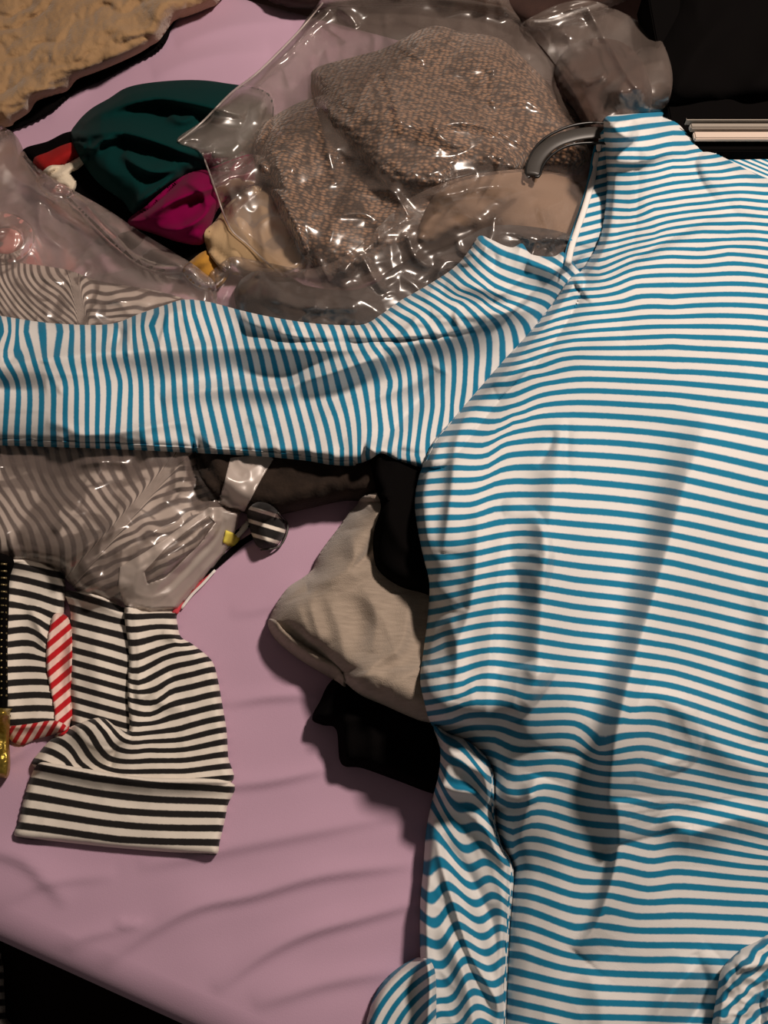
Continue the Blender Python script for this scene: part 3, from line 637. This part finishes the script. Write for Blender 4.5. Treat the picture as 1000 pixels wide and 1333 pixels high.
tag(garment('paper_tag', [(294, 690), (304, 694), (313, 700), (308, 713), (298, 711), (290, 706)], .003, M_YEL, edge=2, step=2, drape=4, wr=None, sm=False), 'tiny yellow tag beside the frosted strap and the knot', 'tag')

# ------------------------------------------------------------------ hanger (its bar is inside the shirt)
hg = thing('coat_hanger', 'black plastic coat hanger whose hook sticks out of the shirt neckline', 'hanger', 740, 180)
mid = [(693, 228), (696, 212), (706, 197), (722, 185), (744, 177), (768, 173), (792, 173), (830, 176)]
hk = [(.205), (.205)]
Hz = float(max(samp(H, x_, y_) for x_, y_ in mid[:6]))+.004
tube('hook', mid, .0094, M_HGREY, hg, flat=.24, sides=10, hs=[Hz]*8)
outer = [(690, 230), (685, 230), (686, 214), (697, 192), (714, 177), (740, 165), (768, 160), (800, 161)]
inner = [(696, 230), (702, 229), (708, 214), (722, 199), (742, 189), (768, 186), (800, 187)]
tube('hook_rim', outer, .0016, M_HBLK, hg, hs=[Hz+.001]*8); tube('hook_rim', inner, .0016, M_HBLK, hg, hs=[Hz+.001]*8)

# ------------------------------------------------------------------ the blue and white striped shirt
def idx(lst, tile, sc):
    ox, oy = tile; return [(ox+x*sc, oy+y*sc, k) for k, pts in lst.items() for x, y in pts]
B750 = {0:410,1:422.5,2:432.5,3:442.5,4:454,5:465,6:479,7:494,8:509,9:524,10:540,11:557.5,12:575,13:591,14:610,15:626,16:646,17:664.5,18:682.5,19:700,20:719,21:736,22:755,23:772,24:790,25:807.5,26:825,27:842,28:859,29:875.5,
        30:891.5,31:909,32:925,33:942,34:960,35:977.5,36:996,37:1014,38:1032.5,39:1051,40:1069.5,41:1088,42:1107,43:1126,44:1147,45:1165.5,46:1185.5,47:1208,48:1228,49:1245.5,50:1263,51:1282,52:1303,53:1324}
B875 = {0:400,1:412.5,2:425,3:437.5,4:451,5:468,6:484,7:498,8:514,9:529.5,10:549,11:566,12:585,13:602.5,14:621,15:640,16:661,17:679,18:696,19:715,20:732.5,21:752.5,22:771,23:790,24:807.5,25:826,26:841,27:859,28:875,29:893,
        30:910,31:927.5,32:946,33:964,34:982,35:1000,36:1016,37:1032.5,38:1049,39:1065,40:1081,41:1099.5,42:1117,43:1135,44:1154,45:1173,46:1192,47:1212,48:1230.5,49:1249,50:1270,51:1290.5,52:1308,53:1327}
B1000 = {0:399.5,1:414,2:429,3:443,4:459,5:475.5,6:492.5,7:509.5,8:527.5,9:547.5,10:569,11:589,12:610,13:630,14:647.5,15:667.5,16:686,17:704,18:724,19:742.5,20:761,21:780,22:799,23:817.5,24:835,25:856,26:876,27:892,28:913.7,29:933,
         30:950,31:965,32:981,33:997.5,34:1008,35:1024,36:1040,37:1056,38:1074,39:1090,40:1105,41:1117,42:1130,43:1146,44:1162,45:1178,46:1198,47:1216,48:1236,50:1275,53:1335}
BP = [(750, v, k) for k, v in B750.items()]+[(875, v, k) for k, v in B875.items()]+[(1000, v, k) for k, v in B1000.items()]
BP += [(1200, v+20, k) for k, v in B1000.items() if k % 4 == 0]
BP += idx({5:[(800,310),(700,350),(600,368)],6:[(780,375),(650,402),(550,437),(470,440)],7:[(700,440),(600,480),(550,500),(440,505)],8:[(700,500),(600,540),(500,570),(350,565),(260,580)],9:[(700,550),(600,590),(500,630),(340,625),(220,635)],
           10:[(650,615),(550,640),(450,695),(320,690),(180,700)],11:[(560,690),(500,710),(400,760),(280,755),(150,760)],12:[(500,755),(420,810),(260,810),(130,820)],13:[(500,820),(420,870),(250,875),(110,885)],
           14:[(480,890),(400,930),(230,940),(90,950)],15:[(650,950),(450,960),(350,1000),(230,1005)],3:[(700,250),(560,290)],0:[(740,120),(680,140)],4:[(700,290),(600,325)],2:[(760,190),(620,230)],1:[(760,150),(660,175)]}, (530, 390), .25)
BP += idx({16:[(650,15),(500,20),(400,45),(340,68),(200,65),(60,75)],17:[(600,85),(450,90),(350,125),(250,135),(60,140)],18:[(600,155),(400,180),(250,200)],19:[(600,215),(400,245),(250,270),(80,270)],20:[(560,285),(400,315),(230,340)],21:[(550,350),(380,385),(200,410)],
           22:[(550,420),(400,440),(300,465),(200,480)],23:[(520,485),(350,510),(180,550)],24:[(500,550),(350,575),(170,620)],25:[(480,620),(300,650),(150,690)],26:[(470,690),(280,720),(140,765)],27:[(450,755),(200,795),(100,840)],
           28:[(430,825),(300,850),(100,890)],29:[(420,890),(300,925),(70,965)]}, (530, 640), .25)
BP += idx({30:[(500,-30),(400,-40),(300,0),(110,30)],31:[(620,70),(500,35),(350,25),(280,65),(110,100)],32:[(620,140),(540,110),(400,100),(300,105),(150,150)],33:[(620,205),(500,170),(400,160),(300,170),(230,200)],34:[(600,275),(500,240),(400,230),(310,235)],
           35:[(550,340),(450,290),(350,290)],36:[(700,410),(550,410),(430,360)],37:[(720,470),(530,490),(450,440)],38:[(700,535),(640,560),(500,555),(445,500)],39:[(680,600),(620,630),(500,620),(445,570)],
           40:[(650,670),(600,700),(500,700),(450,650)],41:[(630,740),(550,780),(470,730)],42:[(600,810),(540,850),(490,800)],43:[(580,880),(530,920)]}, (530, 890), .25)
BP += [(682, v, k) for k, v in {44:1128,45:1147,46:1166,47:1184,48:1205,49:1225,50:1244,51:1268,52:1288,53:1308,54:1327}.items()]
BP += idx({41:[(230,820),(400,855)],40:[(250,745),(430,785)],39:[(270,680),(430,715)],38:[(280,607),(450,645)],37:[(300,540)],36:[(320,470)],35:[(330,400)],34:[(350,335)],33:[(380,265),(120,318)],32:[(380,200),(250,190)],31:[(400,130),(280,140),(150,95)],42:[(220,890),(400,925),(180,915)],43:[(210,965),(400,995)]}, (750, 890), .25)
BP += idx({44:[(190,265),(380,300)],45:[(170,330),(350,365)],46:[(140,400),(300,440),(110,437)],47:[(100,475),(300,512)],43:[(215,190),(390,225)]}, (750, 1083), .25)
BP += [(750,399,-1),(812,392,-1),(875,386.5,-1),(1000,385,-1)]
BP += idx({-2:[(0,985),(300,930),(500,922),(900,920)],-3:[(0,950),(250,905),(500,872),(900,866)],-4:[(0,910),(250,860),(500,825),(800,812),(1000,830)],-5:[(60,870),(300,800),(500,775),(800,760),(1000,780)],-6:[(120,840),(420,742),(650,740),(900,725)],
           -7:[(150,790),(450,700),(700,692),(960,686)],-8:[(150,745),(400,685),(650,645),(800,650),(1000,652)],-9:[(150,705),(400,660),(700,605),(1000,610)],-10:[(200,665),(400,620),(800,560),(1000,570)],-11:[(180,615),(400,580),(850,515),(1000,530)],
           -12:[(170,570),(400,530),(650,500),(850,478),(1000,490)],-13:[(180,530),(300,535),(500,480),(700,455),(1000,450)],-14:[(190,485),(300,490),(500,435),(700,410),(1000,405)],-15:[(190,440),(350,430),(500,395),(700,370),(930,360)],
           -16:[(200,395),(350,385),(500,350),(750,335),(870,312)],-17:[(200,345),(350,340),(500,310),(700,300)],-18:[(200,300),(400,300),(620,265)],-19:[(190,262),(400,265),(560,240)],-20:[(190,222),(350,218),(500,190),(640,180)],-21:[(190,170),(350,160),(500,130),(600,132)],
           -22:[(190,120),(350,100),(520,80)],-23:[(190,60),(350,38),(480,32)]}, (750, 140), .25)
body_phase = rbf(BP, .2)
SL = [(415,460,0),(428,520,0),(438,545,0),(446,585,0),(410,452,0),(401,425,0),(400,457,-1),(339,460,-5),(347,502,-5),(356,530,-5),(367,575,-5),(335,450,-5),(327,417,-5),(266,460,-10),(272,502,-10),(270,514,-10),(284,575,-10),(266,450,-10),(252,407,-10),
      (206,460,-14),(212,495,-14),(212,520,-14),(218,565,-14),(205,450,-14),(196,424,-14),(206,405,-14),(147,462,-18),(157,497,-18),(155,530,-18),(152,575,-18),(148,452,-18),(152,425,-18),(72.5,466,-23),(86,500,-23),(85,530,-23),(87,575,-23),(75,455,-23),(80,430,-23),
      (42,462,-25),(53,500,-25),(54,530,-25),(52,575,-25),(32,430,-25),(19,460,-26),(35,490,-26),(38,505,-26),(38,540,-26),(4,430,-28),(-8,470,-28),(10,500,-28),(8,540,-28),(6,575,-28),(28,462,-26),(14,480,-27),(-60,430,-32),(-60,500,-32.5),(-60,575,-32.5),
      (486,452,5),(475,427,5),(494,460,5),(510,500,5),(505,515,5),(512,562,5),(500,452,6),(487,425,6),(510,460,6),(520,510,6),(522,550,6),(520,590,6),(551,450,9),(536,418,9),(556,458,9),(562,495,9),(572,456,10),(577,487,10),(577,530,10),(570,570,10),(547,500,8),(550,530,8),(542,590,8),
      (606,460,12),(605,500,12),(600,530,12),(637,460,14),(634,490,14),(654,455,15),(672,448,16),(688,434,17),(704,412,18),(714,398,19),(726,387,20),(734,376,21),(566,414,11),(582,442,11),(587,450,11),(584,414,12),(600,442,12),(560,395,12),(535,382,12),(620,412,14),(636,434,14),(600,392,14),(572,378,14),
      (656,408,16),(668,428,16),(626,388,16),(600,380,16),(574,360,16),(690,404,18),(660,392,18),(630,374,18),(600,346,18),(688,374,20),(640,354,20),(612,328,20),(740,369,22),(720,354,22),(680,338,22),(650,328,22),(624,312,22),(505,400,9),(490,398,8.5),(476,412,6),(440,425,2.5),(455,455,3),(470,520,2.5),(480,590,3.2),(640,378,18.4)]
sleeve_phase = rbf(SL, .1)
shirt = thing('striped_shirt', 'large blue and white striped shirt laid over the clothes pile on a black hanger', 'shirt', 800, 700)
def rise_shirt(u, v):      # clothes heaped under the shirt
    return .050*np.exp(-(((u-990)/250)**2+((v-640)/430)**2))
garment('far_shoulder', [(905, 214), (925, 194), (955, 190), (1000, 191), (1080, 196), (1180, 230), (1230, 330), (1150, 380), (1000, 300), (930, 260)], .030, M_BLUE, shirt, edge=12, step=2, phase=lambda u, v: (v-.42*(u-900))/6.0, wr=(.001, 60, 160))['label'] = 'shoulder in finer stripes seen edge on'
garment('back_panel', [(738, 350), (748, 310), (760, 270), (772, 230), (778, 195), (786, 168), (830, 165), (820, 350), (780, 400)], .012, M_BLUE, shirt, edge=5, step=2, phase=lambda u, v: (v+.25*u)/11.5, wr=(.001, 30, 161))['label'] = 'inside of the back seen through the neck opening'
slv = garment('left_sleeve', [(-150, 408), (-40, 406), (0, 411), (60, 420), (120, 423), (152, 420), (180, 409), (215, 397), (240, 390), (272, 393), (310, 403), (350, 412), (400, 420), (440, 423), (474, 422), (498, 408), (520, 392), (545, 378), (578, 358), (598, 342), (612, 324), (624, 307), (640, 312),
        (655, 319), (668, 322), (680, 317), (692, 331), (720, 334), (734, 328), (748, 344), (760, 372), (730, 430), (700, 470), (650, 520), (610, 570), (580, 606), (552, 609), (526, 602), (510, 596), (496, 590), (480, 599), (462, 604), (430, 602), (400, 597), (350, 592), (300, 589), (240, 586), (180, 583), (100, 580), (0, 577), (-40, 576), (-150, 574)],
        .026, M_BLUE, shirt, edge=15, step=2, drape=30, phase=sleeve_phase, wr=(.0012, 50, 162), wr_deg=0, wr_st=2.5,
        fl=[(f[0], f[1]*(2.6 if f[1] > .0095 else 1.4), f[2], f[3]) for f in [([(-60, 470), (0, 478), (40, 470), (75, 466), (140, 460), (232, 455), (300, 453), (400, 456), (470, 455), (540, 448), (600, 438), (650, 425)], .010, 26, 12), ([(-60, 500), (20, 508), (60, 505)], -.006, 8, 16),
            ([(210, 522), (240, 512), (275, 507), (312, 505), (350, 507), (375, 505), (400, 495), (450, 480), (500, 462)], .011, 20, 10), ([(390, 492), (440, 480), (500, 466), (540, 462)], .009, 30, 12),
            ([(60, 548), (85, 556), (110, 565), (170, 560), (230, 550), (290, 548)], .006, 9, 6), ([(320, 548), (340, 552), (360, 560)], .004, 5, 5), ([(150, 420), (156, 436), (152, 452)], -.006, 5, 6), ([(160, 430), (190, 416), (230, 408), (262, 410), (300, 428)], .007, 20, 10),
            ([(560, 410), (610, 412), (660, 406), (700, 404)], .007, 14, 8), ([(640, 320), (644, 340), (640, 352)], -.006, 6, 7), ([(580, 370), (630, 376), (680, 392)], .006, 12, 12), ([(660, 330), (700, 346), (734, 366)], .006, 12, 10), ([(490, 590), (510, 560), (545, 520), (570, 480)], -.010, 12, 14), ([(410, 545), (470, 525), (540, 498), (580, 478)], .006, 10, 14)]])
hem = garment('sleeve_hem', [(-150, 572), (0, 572), (100, 575), (180, 578), (240, 581), (300, 584), (350, 588), (400, 594), (440, 600), (458, 599), (462, 606), (430, 605), (400, 600), (350, 595), (300, 592), (240, 589), (180, 586), (100, 583), (0, 580), (-150, 578)], .003, M_BLUE, shirt, edge=3, step=2, drape=0, phase=sleeve_phase, wr=None, upd=True)

hem.parent = slv
# front
front = [(786, 168), (789, 152), (812, 149), (840, 147), (874, 146), (890, 153), (902, 166), (912, 178), (926, 194), (945, 206), (975, 222), (1004, 234), (1100, 262), (1210, 330), (1250, 480), (1262, 800), (1250, 1100), (1240, 1470), (900, 1480), (655, 1470),
         (655, 1333), (657, 1260), (660, 1200), (664, 1150), (664, 1126), (650, 1100), (642, 1070), (640, 1040), (640, 1004), (628, 985), (608, 968), (584, 958), (562, 944), (552, 912), (547, 884), (551, 850), (557, 800), (559, 760), (552, 728), (545, 696), (540, 656), (544, 626), (552, 602), (566, 572), (590, 545), (622, 508), (655, 470), (690, 432), (722, 392), (742, 362), (757, 352), (778, 318), (787, 280), (790, 230)]
BF = [([(925, 540), (890, 640), (868, 720), (842, 810), (816, 900), (800, 980), (795, 1050), (806, 1100)], .027, 24, 80),
      ([(806, 1040), (806, 1100), (796, 1150), (776, 1205), (750, 1240)], .010, 9, 40),
      ([(735, 540), (722, 640), (712, 720), (706, 800), (700, 880), (684, 970)], .021, 26, 70),
      ([(658, 660), (650, 740), (642, 800), (636, 880), (630, 950)], .005, 26, 7),
      ([(610, 530), (594, 580), (588, 640), (578, 720)], .010, 8, 24), ([(572, 560), (556, 620), (552, 680), (560, 730)], .006, 12, 12),
      ([(618, 640), (622, 700), (612, 790), (580, 880)], .006, 12, 10), ([(700, 1010), (690, 1040), (676, 1090), (666, 1126)], .008, 10, 24),
      ([(640, 500), (700, 470), (760, 440), (810, 430)], .006, 24, 16), ([(750, 390), (800, 350), (870, 310), (950, 268)], .006, 10, 18),
      ([(790, 210), (830, 210), (870, 198), (905, 200)], .006, 7, 10), ([(800, 180), (850, 176), (880, 186)], .004, 8, 8), ([(600, 480), (640, 500), (690, 470)], .004, 10, 12),
      ([(1010, 700), (1005, 800), (990, 880), (1010, 960)], .012, 26, 40), ([(840, 900), (900, 930), (950, 985), (1010, 1010)], .010, 26, 26), ([(860, 1060), (900, 1085), (960, 1065), (1020, 1080)], .008, 18, 16),
      ([(930, 1240), (890, 1275), (870, 1300), (840, 1360)], .008, 16, 20), ([(760, 1260), (780, 1300), (790, 1380)], .005, 20, 30), ([(700, 610), (715, 585), (722, 560)], -.004, 6, 8), ([(740, 545), (738, 600), (745, 640)], -.004, 6, 8),
      ([(585, 800), (596, 850), (590, 910)], .005, 8, 12), ([(560, 830), (580, 812), (604, 790)], .003, 6, 8), ([(905, 1240), (920, 1290), (890, 1340)], -.005, 8, 8)]
BF = [(f[0], f[1]*(1.7 if i > 2 else 1.9))+tuple(f[2:]) for i, f in enumerate(BF)]
garment('front_panel', front, .034, M_BLUE, shirt, edge=34, step=2, drape=60, phase=lambda u, v: body_phase(u, v), wr=(.0016, 90, 163), wr_deg=70, wr_st=1.8, fl=BF, rise=rise_shirt)
# ruched side panel
def side_phase(u, v):
    s = 662-u
    ph = (v+.30*s+.006*s*s*np.clip((1150-v)/150, -1, 1))/20.0
    pleat = np.sin((u-.22*(v-1150)-570)/9.0)
    return ph + .35*pleat + .004*(u-620)
SF = [([(566, 960), (600, 990), (630, 1010), (640, 1040)], .012, 10, 12), ([(575, 1040), (610, 1060), (640, 1090), (660, 1126)], .014, 12, 14), ([(570, 1020), (590, 1030), (628, 1034)], .006, 8, 8),
      ([(566, 1085), (576, 1130), (592, 1180), (612, 1240), (640, 1290), (660, 1340)], .012, 6, 7), ([(572, 1200), (592, 1240), (612, 1300), (622, 1400)], .014, 14, 10), ([(556, 1120), (552, 1180), (554, 1250), (558, 1330)], .010, 7, 8),
      ([(580, 1100), (606, 1130), (640, 1200), (650, 1260)], -.006, 6, 8)]
sp = garment('ruched_side', [(564, 944), (584, 955), (608, 964), (630, 982), (642, 1004), (644, 1040), (646, 1072), (654, 1100), (668, 1126), (668, 1160), (664, 1200), (661, 1260), (659, 1333), (660, 1470), (548, 1470), (546, 1350), (551, 1290), (547, 1240), (547, 1180), (551, 1130), (555, 1080), (563, 1040), (571, 1008), (573, 975)],
        .030, M_BLUE, shirt, edge=12, step=2, drape=14, phase=side_phase, fl=SF, wr=(.002, 30, 164), wr_deg=70, wr_st=2.0)
sp['label'] = 'gathered side with tight pleats'
garment('hem_fold', [(476, 1345), (480, 1320), (487, 1298), (500, 1276), (524, 1256), (548, 1246), (566, 1262), (568, 1330), (566, 1470), (470, 1470)], .024, M_BLUE, shirt, edge=14, step=2, drape=8, wr=(.001, 40, 165),
        phase=lambda u, v: (np.hypot(u-640, (v-1400)*1.0)-170)/15.0)
KP = lambda u, v: (v*.75+u*.65+8*soft(u, v, 26, 171))/16.0
garment('gathered_knot', [(934, 1290), (940, 1262), (962, 1238), (985, 1226), (1010, 1214), (1060, 1220), (1120, 1300), (1110, 1470), (930, 1470), (925, 1360)], .022, M_BLUE, shirt, edge=12, step=2, drape=8, phase=KP,
        wr=(.003, 20, 172), fl=[([(960, 1262), (985, 1258), (1005, 1252)], .008, 5, 6), ([(950, 1290), (965, 1266), (990, 1240)], .008, 6, 8), ([(996, 1270), (990, 1310), (992, 1350)], -.010, 6, 6)])['label'] = 'gathered part with turned stripes'
# neck binding and seams
nb = [(739, 345), (744, 322), (752, 298), (762, 268), (771, 236), (776, 208), (781, 186)]
tube('neck_binding', [(x-4, y) for x, y in nb], .0022, M_BLUEPLAIN, shirt, .001, .6)
tube('neck_binding', nb, .0036, M_BIND, shirt, .002, .6)
tube('side_seam', [(640, 1006), (641, 1040), (643, 1072), (651, 1100), (665, 1127), (664, 1160), (661, 1200), (658, 1262), (656, 1333)], .0008, M_BLUE, shirt, -.0009, .6, phase=lambda s, a: s*55)
tube('armhole_seam', [(744, 362), (722, 394), (690, 434), (655, 472), (622, 510), (590, 547), (568, 574), (554, 604)], .0007, M_BLUE, shirt, -.0009, .6, phase=lambda s, a: s*60)

# striped garment on the floor at the left
FP = lambda u, v: (v-1200)/17.5
tag(garment('floor_shirt', [(-200, 1230), (-20, 1236), (2, 1248), (5, 1280), (7, 1320), (2, 1350), (-200, 1380)], .03, M_BW, edge=10, step=2, base_abs=-BED+.001, drape=0, phase=FP, wr=(.002, 30, 180), upd=False),
    'black and white striped garment on the dark floor beside the bed', 'garment')
print('objects', len(bpy.data.objects), 'faces', sum(len(o.data.polygons) for o in bpy.data.objects if o.type == 'MESH'))
